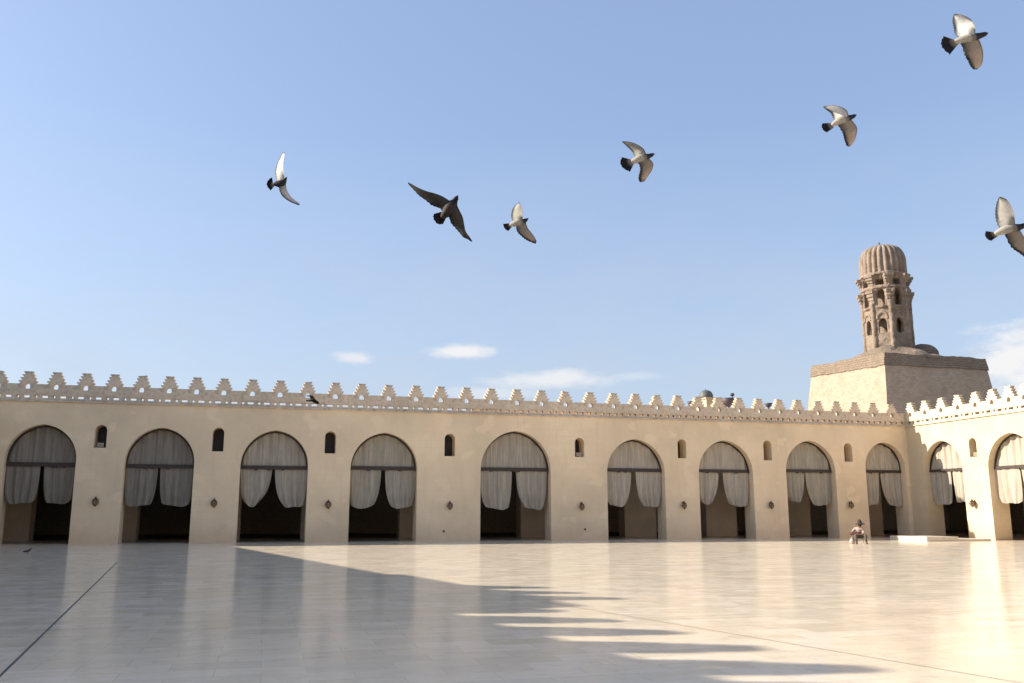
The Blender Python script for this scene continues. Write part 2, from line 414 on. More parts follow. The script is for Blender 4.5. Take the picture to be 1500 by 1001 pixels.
mb = MB(); mb.box(-22, 44, 22.0, 22.5, 0, 7.3); mb.build('back_wall', M['dark_in'], right_root)
mb = MB(); mb.box(2.6, 44, 8.2, 21.9, 0.0, .016); mb.build('floor_shade', M['floor_shade'], right_root)

# left arcade: outside the frame; its roofline throws the shadow on the paving
LD = Vector((-.454, .891, 0)).normalized(); LZ = math.atan2(LD.y, LD.x)
SQ, SN = 1.8, .62
TR = A*SQ+N*SN-Vector((0, 0, 1))            # travel of sunlight per metre of drop
tipf = on_floor(1000, 925); tiph = tipf-TR*Z_TIP
LORG = Vector((tiph.x, tiph.y, 0))
def left_x(px, py, z):                      # position along the left wall whose shadow falls at this floor point
    p = on_floor(px, py)-TR*z-LORG; return p.x*LD.x+p.y*LD.y
left_root = thing('arcade_building', 'arcade along the left side of the yard whose battlements shade the paving', 'arcade', LORG, LZ)
xt = [left_x(840, 894, Z_TIP), left_x(905, 908, Z_TIP), 0.0, left_x(1127, 948, Z_TIP), left_x(1283, 978, Z_TIP)]
step = -1.5
lm = xt+[xt[-1]+step*k for k in range(1, 14)]
XB = xt[0]+.9; XC = left_x(660, 845, 9.5)
larch = [(-20+6.1*k, -16.2+6.1*k, 6.3) for k in range(9) if -16.2+6.1*k < 34]
arcade(left_root, -24, 38, larch, [], M['plaster'])
parapet(left_root, -24, XB, lm, M['merlon'], MERS, seed=9)
mb = MB(); mb.box(XB, XC+1.5, .0, 6, Z_TOP, 9.55); mb.build('gate_block', M['plaster'], left_root)
for x in (left_x(880, 858, 10.6), left_x(945, 865, 10.6), left_x(1000, 873, 10.6)):
    o = bpy.data.objects.new('merlon', MER); COL.objects.link(o); o.parent = left_root; o.location = (x, .02, 9.56-Z_BAND+.15); 
    q = MB(); q.box(x-.6, x+.6, .0, .5, 9.55, 9.56+.12); q.build('merlon_foot', M['merlon'], left_root)
mb = MB(); mb.box(XC+1.5, 38, .0, .5, Z_TOP, 9.3); mb.build('plain_parapet', M['plaster'], left_root)
mb = MB(); mb.box(-24, 38, .6, 12, 7.0, 7.3); mb.build('roof', M['roof'], left_root)
mb = MB(); mb.box(-24, 38, 12, 12.4, 0, 7.3); mb.build('back_wall', M['dark_in'], left_root)

# arcade behind the viewer closes the yard
back_root = thing('arcade_building', 'arcade closing the yard behind the viewer', 'arcade', CORNER+N*64, ANG+math.pi)
arcade(back_root, 1.4, 58, [(3+6.1*k, 6.8+6.1*k, 6.3) for k in range(8)], [], M['plaster'])
parapet(back_root, 1.4, 58, [2.0+1.5*k for k in range(37)], M['merlon'], MERS, seed=12)
mb = MB(); mb.box(1.4, 58, .6, 12, 7.0, 7.3); mb.build('roof', M['roof'], back_root)
mb = MB(); mb.box(1.4, 58, 12, 12.4, 0, 7.3); mb.build('back_wall', M['dark_in'], back_root)

# corner step slabs
sp = on_floor(1283, 788)
step_o = thing('marble_step', 'low white marble platform near the corner of the yard beside the seated person', 'step', CORNER, ANG)
mb = MB(); mb.box(-5.7, -3.5, -8.0, -4.8, 0, .27); mb.build('platform', M['marble'], step_o)
mb = MB(); mb.box(-3.499, -1.2, -8.0, -4.9, 0, .12); mb.build('lower_step', M['marble'], step_o)

# ------------------------------------------------------------------ curtains
DR = {  # per arch: left drape (top outer, top inner, bottom outer, bottom inner, drop), right drape the same
 0: ((.0, .48, .10, .42, 1.0), (.53, 1, .60, .93, 1.0)), 1: ((0, .47, .04, .40, 1.0), (.50, 1, .56, .95, 1.0)),
 2: ((0, .47, .14, .26, .98), (.51, 1, .68, .94, 1.0)), 3: ((0, .47, .05, .37, 1.0), (.53, 1, .63, .94, 1.0)),
 4: ((.02, .47, .10, .42, 1.0), (.53, .98, .66, .90, 1.0)), 5: ((0, .47, .09, .36, .99), (.54, 1, .66, .93, 1.0)),
 6: ((0, .43, .14, .28, .97), (.50, 1, .60, .94, 1.02)), 7: ((0, .45, .16, .34, .93), (.46, 1, .58, .94, 1.03)),
 8: ((0, .44, .02, .38, .97), (.47, 1, .66, .98, 1.0)), 9: ((0, .54, .10, .48, .97), (.58, 1, .62, .9, .9)), 10: ((0, .49, .1, .44, .98), (.52, 1, .6, .95, 1.0))}
ORD = ['first', 'second', 'third', 'fourth', 'fifth', 'sixth', 'seventh', 'eighth', 'ninth']
BEAM = [(53, 677, 683), (232, 680, 685.5), (401, 682, 687.5), (562, 683, 688.5), (755, 685, 690), (929, 686, 691), (1061, 687.6, 692), (1185, 687.5, 692), (1300, 688.5, 692.5)]
BOT = [737.5, 741, 743, 744, 745.5, 742, 740, 738.5, 741]
def curtain(idx, origin, rz, xl, xr, apex, zb0, zb1, zbot, label, mat, depth=.5):
    cx = (xl+xr)/2; root = thing('arch_curtain', label, 'curtain', frame_pt(origin, rz, cx, depth), rz, 'canvas curtains hung in the arches')
    w = xr-xl; h = w/2-.015; rnd = random.Random(idx*13+5)
    # lunette panel, pleated
    ring = arch_curve(-h, h, apex-.01)
    def top_at(x):
        for i in range(len(ring)-1):
            (x1, z1), (x2, z2) = ring[i], ring[i+1]
            if x2 <= x <= x1: return z1+(z2-z1)*((x1-x)/(x1-x2) if x1 != x2 else 0)
        return zb1+.05
    nc, nr = 72, 8; vs = []; fs = []; ph = rnd.uniform(0, 6)
    hh = h-.075
    for i in range(nc+1):
        x = -hh+2*hh*i/nc; zt = max(zb1+.06, top_at(x*h/hh*.997)-.10)
        for j in range(nr+1):
            t = j/nr; z = zb1-.02+(zt-zb1+.02)*t
            y = .06*math.sin(x*10+ph+1.4*math.sin(x*2.3))*(.35+.65*t)+.015*math.sin(x*23+ph*2)
            vs.append((x, y+.03, z))
    for i in range(nc):
        for j in range(nr):
            a_ = i*(nr+1)+j; fs.append((a_, a_+nr+1, a_+nr+2, a_+1))
    mb = MB(); mb.add(vs, fs); mb.build('lunette_panel', mat, root, smooth=True)
    # dark rim strip standing in for the shade in the gap round the panel
    inner_r = arch_curve(-h+.08, h-.08, apex-.10); outer_r = ring
    z0 = zb0
    loop = [(h, z0)]+outer_r+[(-h, z0), (-h+.08, z0)]+list(reversed(inner_r))+[(h-.08, z0)]
    mb = MB(); mb.slab([loop], -.04, .05); mb.build('arch_rim_shade', M['wood'], root)
    mb = MB(); mb.box(-h+.002, h-.002, -.09, .10, zb0, zb1)
    for k in range(3):
        x = rnd.uniform(-h*.7, h*.7); mb.box(x-.09, x+.09, -.10, .04, zb0-.05, zb0+.002)
    mb.build('curtain_rail', M['wood'], root)
    for side in (0, 1):
        to, ti, bo, bi, dr = DR[idx][side]
        if side: to, ti, bo, bi = ti, to, bi, bo
        nc, nr = 40, 16; vs = []; fs = []; ph = rnd.uniform(0, 6); fq = rnd.uniform(9, 13)
        drop = (zb0-zbot)*dr; hem = rnd.uniform(-.05, .05)
        for i in range(nc+1):
            c_ = i/nc
            for j in range(nr+1):
                t = j/nr; e = .22*t+.62*t**6
                xa = to+(bo-to)*e; xb = ti+(bi-ti)*(.24*t+.70*t**3.6)
                x = -h+2*h*(xa+(xb-xa)*c_)
                z = zb0-.0-drop*t*(1-.06*abs(2*c_-1)**4+hem*(c_-.5))+.035*t*math.sin(c_*7+ph)
                y = (.085*math.sin(c_*fq*1.7+ph+math.sin(c_*5+ph))+.02*math.sin(c_*41+ph))*(.35+.65*t)+.05*t
                vs.append((x, y, z))
        for i in range(nc):
            for j in range(nr):
                a_ = i*(nr+1)+j; fs.append((a_, a_+nr+1, a_+nr+2, a_+1))
        mb = MB(); mb.add(vs, fs); mb.build('drape', mat, root, smooth=True)
    return root
LOOK = ['the darkest of all', 'drapes nearly touching', 'drapes pulled wide apart', 'both drapes hanging to an even hem',
        'widest, over a deep square cut hem', 'narrow slot between its drapes', 'left drape gathered to a point', 'left drape hanging shorter', 'beside the inner corner of the yard']
for i, (xl, xr, ap) in enumerate(far_arches):
    px, a_, b_ = BEAM[i]
    z1, z0 = far_s(px, a_, -.45)[1], far_s(px, b_, -.45)[1]; zb = far_s(px, BOT[i], -.5)[1]
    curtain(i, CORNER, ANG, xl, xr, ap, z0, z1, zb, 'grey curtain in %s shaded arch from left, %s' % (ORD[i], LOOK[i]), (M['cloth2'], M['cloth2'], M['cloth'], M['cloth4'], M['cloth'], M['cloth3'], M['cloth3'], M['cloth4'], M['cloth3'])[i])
curtain(9, CORNER, RZ, *right_arches[0], 4.33, 4.5, 2.1, 'grey canvas curtain in the first sunlit arch right of the corner, half crossed by shadow', M['cloth'])
curtain(10, CORNER, RZ, *right_arches[1], 4.27, 4.45, 2.15, 'pale sunlit canvas curtain in the arch cut by the right edge', M['cloth'])

# ------------------------------------------------------------------ wall lanterns and niche floodlights
def lantern(loc, rz, label):
    r = thing('wall_lantern', label, 'lantern', loc, rz, 'brass lanterns fixed to the piers'); r.scale = (.8, .8, .86)
    mb = MB(); mb.box(-.05, .05, -.02, .0, -.12, .2); mb.tube([(0, -.01, .14), (0, -.12, .26), (0, -.26, .27), (0, -.26, .20)], .018, 6); mb.build('bracket', M['brass'], r)
    mb = MB(); mb.lathe([(.03, .24), (.05, .2), (.10, .14), (.19, .08), (.2, .06)], 6, 0, -.26); mb.build('cap', M['brass'], r)
    mb = MB(); mb.lathe([(.15, .06), (.20, -.06), (.19, -.12), (.10, -.24)], 6, 0, -.26); mb.build('glass_body', M['lglass'], r)
    mb = MB()
    for k in range(6):
        a = math.pi*k/3; ca, sa = math.cos(a), math.sin(a)
        mb.tube([(.16*ca, -.26+.16*sa, .06), (.21*ca, -.26+.21*sa, -.06), (.20*ca, -.26+.20*sa, -.12), (.11*ca, -.26+.11*sa, -.24)], .017, 5)
    mb.lathe([(.21, -.07), (.215, -.055), (.21, -.04)], 6, 0, -.26); mb.lathe([(.12, -.25), (.08, -.28), (.03, -.33), (.01, -.36)], 6, 0, -.26)
    mb.build('cage', M['brass'], r)
LN = [(139.5, 734), (313.5, 736), (481, 738), (659.5, 740), (853, 741), (1003, 739.5), (1131, 739.5), (1248, 739)]
for i, (x, y) in enumerate(LN):
    s, z = far_s(x, y, .26)
    lantern(frame_pt(CORNER, ANG, s, 0, z+.02), ANG, 'small wall lantern between the %s and %s shaded arches from the left' % (ORD[i], ORD[i+1]))
t, z = right_t(1428, 736)
lantern(frame_pt(CORNER, RZ, t, 0, z), RZ, 'small lantern on the sunlit wall beside its shadow, right of the corner')
def flood(loc, rz, label):
    r = thing('floodlight', label, 'floodlight', loc, rz, 'white lamps set in the wall niches')
    mb = MB(); mb.box(-.15, .15, -.06, .05, .06, .26); mb.build('housing', M['white'], r)
    mb = MB(); mb.box(-.13, .13, -.075, -.062, .08, .24); mb.build('lens', M['lglass'], r)
    mb = MB(); mb.box(-.17, -.155, -.03, .03, 0, .2); mb.box(.155, .17, -.03, .03, 0, .2); mb.box(-.154, .154, -.03, .03, 0, .015); mb.build('stirrup', M['darkmetal'], r)
for i, lab in ((0, 'white lamp in the arched niche between the first and second shaded arches'), (4, 'white lamp in the arched niche right of the widest central arch')):
    x, w, a_, b_ = far_niches[i]; flood(frame_pt(CORNER, ANG, x, .2, a_), ANG, lab)
x, w, a_, b_ = right_niches[0]; flood(frame_pt(CORNER, RZ, x, .2, a_), RZ, 'white lamp in the arched niche of the sunlit wall')
for i, (px, py) in enumerate(((650, 778), (857, 775))):
    s, z = far_s(px, py); r = thing('wall_tap', ('small dark tap low on the pier left of the widest arch', 'small dark tap low on the pier right of the widest arch')[i], 'tap', frame_pt(CORNER, ANG, s, 0, z), ANG, 'taps low on the wall')
    mb = MB(); mb.lathe([(.06, -.01), (.06, .01)], 10); mb.v = [(x_, -.012+z_, y_) for x_, y_, z_ in mb.v]; mb.build('wall_plate', M['brass'], r)
    mb = MB(); mb.tube([(0, 0, 0), (0, -.1, .01), (0, -.13, -.05)], .022, 7); mb.box(-.05, .05, -.085, -.065, .03, .045); mb.build('spout', M['brass'], r)

# ------------------------------------------------------------------ minaret and its bastion
D0 = 95.0
cf = ray(1298, 560); c0 = Vector((cf.x/cf.y*D0, D0, 0))         # near corner of the bastion at mid height
BW, BL = 13.7, 13.9                                               # along A, along -N
ztop = z_at(516, D0)
root = thing('minaret', 'brown ribbed minaret rising from a square stone bastion behind the corner of the yard', 'minaret', c0, ANG)
def disp(mesh, amp, sc, seed=0.0, lim=None):
    for v in mesh.vertices:
        n = noise.noise_vector(Vector(v.co)*sc+Vector((seed, seed, seed)))
        k = 1.0 if lim is None else lim(v.co)
        v.co += n*amp*k
bat = .115; zref = 16.5
def bx(x, y, z, grow):   # battered position: x,y in 0..1 of block
    e = (zref-z)*bat+grow
    return (-e+(BW+2*e)*x, -e+(BL+2*e)*y, z)
def box_shell(z0, z1, grow, nx, ny, nz):
    mb = MB(); vs = {}; 
    def V(i, j, k):
        key = (i, j, k)
        if key not in vs:
            vs[key] = len(mb.v); mb.v.append(bx(i/nx, j/ny, z0+(z1-z0)*k/nz, grow))
        return vs[key]
    for k in range(nz):
        for i in range(nx):
            mb.f.append((V(i, 0, k), V(i+1, 0, k), V(i+1, 0, k+1), V(i, 0, k+1))); mb.f.append((V(i+1, ny, k), V(i, ny, k), V(i, ny, k+1), V(i+1, ny, k+1)))
        for j in range(ny):
            mb.f.append((V(0, j+1, k), V(0, j, k), V(0, j, k+1), V(0, j+1, k+1))); mb.f.append((V(nx, j, k), V(nx, j+1, k), V(nx, j+1, k+1), V(nx, j, k+1)))
    for i in range(nx):
        for j in range(ny):
            mb.f.append((V(i, j, nz), V(i+1, j, nz), V(i+1, j+1, nz), V(i, j+1, nz))); mb.f.append((V(i, j+1, 0), V(i+1, j+1, 0), V(i+1, j, 0), V(i, j, 0)))
    return mb
zc = ztop-1.35
o = box_shell(0, zc, 0, 44, 56, 60).build('bastion', M['tower'], root, uv=True); disp(o.data, .025, .9)
for v in o.data.vertices: v.co.z += .05*max(0, v.co.y)*v.co.z/zc
o = box_shell(zc-.02, ztop, .10, 44, 56, 6).build('bastion_cap', M['cap'], root, uv=True)
disp(o.data, .07, .7, 5); disp(o.data, .07, 2.1, 9)
for v in o.data.vertices:
    v.co.z += .05*max(0, v.co.y)
    if v.co.z > zc+.5: v.co.z += .16*noise.noise(Vector((v.co.x*.35, v.co.y*.35, 3)))-.0
# rubble mound and low dome at the foot of the shaft
MC = Vector((5.85, BL*.5-.6, 0))
D1 = frame_pt(c0, ANG, MC.x, MC.y).y
def zz(py): return z_at(py, D1)
K = D1/1300.0/.985    # metres per photo pixel there
mb = MB()
nr, ns = 10, 48
for j in range(nr+1):
    for i in range(ns):
        a = 2*math.pi*i/ns; rr = 5.6*(1-j/nr)
        mb.v.append((MC.x+rr*math.cos(a)*1.0, MC.y+rr*math.sin(a)*1.15, ztop-.2+2.3*(1-(rr/5.6)**1.7)))
for j in range(nr):
    for i in range(ns):
        k = (i+1) % ns; mb.f.append((j*ns+i, j*ns+k, (j+1)*ns+k, (j+1)*ns+i))
o = mb.build('rubble_mound', M['cap'], root, uv=True); disp(o.data, .35, .55, 2); disp(o.data, .12, 2.0, 4)
mb = MB(); R = 1.8
mb.lathe([(R, -.6), (R, .1)]+[(R*math.cos(math.pi/2*i/8), .1+1.25*math.sin(math.pi/2*i/8)) for i in range(1, 8)]+[(.05, 1.36)], 28)
o = mb.build('small_dome', M['cap'], root, uv=True, smooth=True, loc=(MC.x+4.1, MC.y-.5, ztop+1.15)); disp(o.data, .08, 1.5, 7)
# octagonal shaft, built of eight panels with real arched openings
def octo(mb, z0, z1, R, holes, th=.45, rot=math.pi/8):
    side = 2*R*math.tan(math.pi/8)
    for k in range(8):
        a = rot+k*math.pi/4+math.pi/8
        q = MB(); hs = side/2
        q.slab([[(-hs, z0), (hs, z0), (hs, z1), (-hs, z1)]]+[h for h in holes], -R, -R+th)
        c_, s_ = math.cos(a), math.sin(a)
        mb.add([(x*c_-y*s_, x*s_+y*c_, z) for x, y, z in q.v], q.f)
def ah(w, z0, z1, x=0):
    r = w/2
    pts = [(x-r, z0), (x+r, z0), (x+r, z1-w*.75)]
    pts += [(x+r*math.cos(math.pi*.5*i/4), z1-w*.75+w*.75*math.sin(math.pi*.5*i/4)) for i in range(1, 4)]+[(x, z1)]
    pts += [(x-r*math.cos(math.pi*.5*i/4), z1-w*.75+w*.75*math.sin(math.pi*.5*i/4)) for i in (3, 2, 1)]+[(x-r, z1-w*.75)]
    return pts
mb = MB()
Rl = 30.6*K; Ru = 31.2*K; rot0 = math.radians(17.7)
octo(mb, zz(522), zz(455), Rl, [ah(.92, zz(492), zz(471))], .5, rot0)
octo(mb, zz(455), zz(425), Ru, [ah(.9, zz(453), zz(429))], .5, rot0)
octo(mb, zz(425), zz(404), Ru, [ah(.95, zz(423), zz(408))], .5, rot0)
def corbels(z_top, h, R, out, w, steps=3, per=8, off=0.0):
    for k in range(per):
        a = rot0+k*2*math.pi/per+off
        for i in range(steps):
            t = (i+1)/steps; q = MB(); ww = w*(.45+.55*t)
            q.box(-ww/2, ww/2, -(R+out*t), -R+.35, z_top-h+h*i/steps, z_top-h+h*(i+1)/steps+.02)
            c_, s_ = math.cos(a), math.sin(a)
            mb.add([(x*c_-y*s_, x*s_+y*c_, z) for x, y, z in q.v], q.f)
Rc = Ru/math.cos(math.pi/8)
corbels(zz(431), 1.9, Rc-.2, .66, 1.0, 5); corbels(zz(409), 1.2, Rc-.2, .66, 1.1, 4)

# raised blind arches and ledges
mb.lathe([(Rc-.02, zz(456.5)), (Rc+.10, zz(455.5)), (Rc+.10, zz(453.5)), (Rc-.02, zz(452.5))], 8, rmod=None)
for ledge in (427, 407):
    mb.lathe([(Rc, zz(ledge+1.5)), (Rc+.08, zz(ledge+.5)), (Rc+.08, zz(ledge-1.2)), (Rc, zz(ledge-2))], 24)
mb.lathe([(1.15, zz(522)), (1.15, zz(404))], 12)
for k in range(8):                       # engaged colonnettes at the corners and hoods over the windows
    a = rot0+k*math.pi/4-math.pi/2
    mb.tube([((Rc-.10)*math.cos(a), (Rc-.10)*math.sin(a), zz(523)), ((Rc-.10)*math.cos(a), (Rc-.10)*math.sin(a), zz(430))], .26, 8)
    a = rot0+k*math.pi/4+math.pi/8; q = MB()
    for (zw, wd) in ((467, .95), (427.5, .8)):
        ring = [(wd*.72*math.cos(t_*math.pi/8), zz(zw+5)+wd*.95*math.sin(t_*math.pi/8)) for t_ in range(9)]; inn = [(x_*.72, zz(zw+5)+(z_-zz(zw+5))*.72) for x_, z_ in ring]
        q.slab([ring+list(reversed(inn))], -Rl-.14, -Rl+.1)
    c_, s_ = math.cos(a), math.sin(a)
    mb.add([(x*c_-y*s_, x*s_+y*c_, z) for x, y, z in q.v], q.f)
o = mb.build('shaft', M['minaret'], root, uv=True, loc=(MC.x, MC.y, 0))
rm_ = o.modifiers.new('weathering', 'REMESH'); rm_.mode = 'VOXEL'; rm_.voxel_size = .06
tx = bpy.data.textures.new('erosion', 'CLOUDS'); tx.noise_scale = .55; tx.noise_depth = 3
dm = o.modifiers.new('erosion', 'DISPLACE'); dm.texture = tx; dm.strength = .15; dm.mid_level = .52; dm.texture_coords = 'LOCAL'
# brick of the shaft and dome in object space (remeshed surfaces carry no uv)
def brown_masonry():
    m, nt, b = new_mat('eroded_brown_masonry'); v = coords(nt)
    n1 = noise_tex(nt, v, .9, 7, .7); n2 = noise_tex(nt, v, 6, 6, .7); cs = noise_tex(nt, coords(nt, (.8, .8, 6)), 1.2, 4, .6)
    c = ramp(nt, n1, [(.3, (.155, .118, .088)), (.5, (.25, .192, .146)), (.72, (.345, .27, .21))])
    c = mix(nt, c, (.14, .10, .075), maprange(nt, n2, .52, .75, 0, .6)); c = mix(nt, c, (.335, .262, .20), maprange(nt, cs, .5, .7, 0, .5))
    nt.links.new(c, b.inputs['Base Color']); b.inputs['Roughness'].default_value = .96; b.inputs['Specular IOR Level'].default_value = .15
    bump(nt, b, n2, .8, .08); return m
M['brown'] = brown_masonry()
o.data.materials.clear(); o.data.materials.append(M['brown'])
# ribbed dome
zb, za = zz(407), zz(359.5); Hd = za-zb; R = 31.8*K
prof = [(R*.93, zb-.6), (R*.98, zb), (R, zb+Hd*.12), (R*1.0, zb+Hd*.3), (R*.995, zb+Hd*.45), (R*.985, zb+Hd*.54), (R*.955, zb+Hd*.63), (R*.915, zb+Hd*.71), (R*.85, zb+Hd*.785), (R*.755, zb+Hd*.855), (R*.61, zb+Hd*.915), (R*.42, zb+Hd*.962), (R*.17, zb+Hd*.99), (.04, za)]
mb = MB(); mb.lathe(prof, 288, rmod=lambda a, z: 1+.10*(abs(math.cos(a*12))-.62)*(1 if z < zb+Hd*.9 else .5))
o = mb.build('ribbed_dome', M['brown'], root, smooth=True, loc=(MC.x, MC.y, 0)); disp(o.data, .07, 1.0, 3)
mb = MB(); mb.lathe([(.12, za-.1), (.09, za+.15), (.02, za+.3)], 8, -.5, -.3); mb.build('finial', M['darkmetal'], root, loc=(MC.x, MC.y, 0))

# ------------------------------------------------------------------ things on the arcade roof
def roof_pt(px, depth):
    s, _ = far_s(px, 590, -depth); return frame_pt(CORNER, ANG, s, depth, 7.3)
def zroof(px, py, depth): return far_s(px, py, -depth)[1]
p = roof_pt(1039, 12); hut = thing('roof_hut', 'low tan roof hut showing between the battlements under a grey dome', 'hut', p, ANG)
zt = zroof(1040, 585, 12)-7.3
w2 = (far_s(1051, 590, -12)[0]-far_s(1022, 590, -12)[0])/2
mb = MB(); mb.box(-w2, w2, -1.2, 1.2, 0, zt-.12); mb.build('wall', M['tan'], hut)
mb = MB(); mb.box(-w2-.08, w2+.08, -1.28, 1.28, zt-.12, zt); mb.build('roof', M['tan'], hut)
p2 = roof_pt(1034.5, 12); p2.z = 7.3+zt
hd = zroof(1034, 571.5, 12)-7.3-zt; wd = (far_s(1044, 590, -12)[0]-far_s(1025, 590, -12)[0])/2
dome = thing('roof_dome', 'small grey green dome standing on the tan roof hut', 'dome', p2, ANG)
mb = MB(); mb.lathe([(wd*.98, 0), (wd, .12), (wd*.99, hd*.4), (wd*.9, hd*.65), (wd*.7, hd*.85), (wd*.4, hd*.97), (.03, hd)], 24); mb.build('shell', M['dishgrey'], dome, smooth=True)
mb = MB(); mb.lathe([(.04, hd-.02), (.03, hd+.12)], 8); mb.build('finial', M['darkmetal'], dome)
def dish(px, pt, pb, wpx, depth, label, arm=True):
    p = roof_pt(px, depth); r = thing('satellite_dish', label, 'satellite dish', p, ANG-.25, 'dark dishes on the roof')
    zt_, zb_ = zroof(px, pt, depth)-7.3, zroof(px, pb, depth)-7.3
    R = (far_s(px+wpx/2, 590, -depth)[0]-far_s(px-wpx/2, 590, -depth)[0])/2; dp = (zt_-zb_)
    mb = MB(); mb.lathe([(.06, zb_), (R*.45, zb_+dp*.15), (R*.75, zb_+dp*.45), (R, zt_), (R*.96, zt_), (R*.7, zb_+dp*.5), (R*.4, zb_+dp*.25), (.05, zb_+dp*.15)], 20); mb.build('bowl', M['darkmetal'], r, smooth=True)
    mb = MB(); mb.tube([(0, 0, 0), (0, 0, zb_+.03)], .07, 8); mb.tube([(-.35, 0, .02), (0, 0, .45)], .03, 6); mb.tube([(.35, 0, .02), (0, 0, .45)], .03, 6); mb.build('stand', M['darkmetal'], r)
    if arm:
        mb = MB(); mb.tube([(R*.6, 0, zb_+dp*.4), (R*.5, 0, zt_+.22)], .025, 6); mb.build('feed_arm', M['darkmetal'], r)
        mb = MB(); mb.lathe([(.05, -.14), (.15, -.08), (.17, 0), (.15, .08), (.05, .14)], 10, R*.5, 0); mb.v = [(a_, b_, c_+zt_+.3) for a_, b_, c_ in mb.v]; mb.build('feed_horn', M['darkmetal'], r)
dish(1067.5, 583.5, 596, 21, 9.5, 'dark bowl shaped dish with a round feed horn, right of the grey dome')
dish(1011.5, 588, 596, 9, 12, 'small dark dish left of the grey dome', False)
dish(1125.5, 590.5, 597, 10, 12, 'small dark dish between battlements, farthest from the grey dome', False)

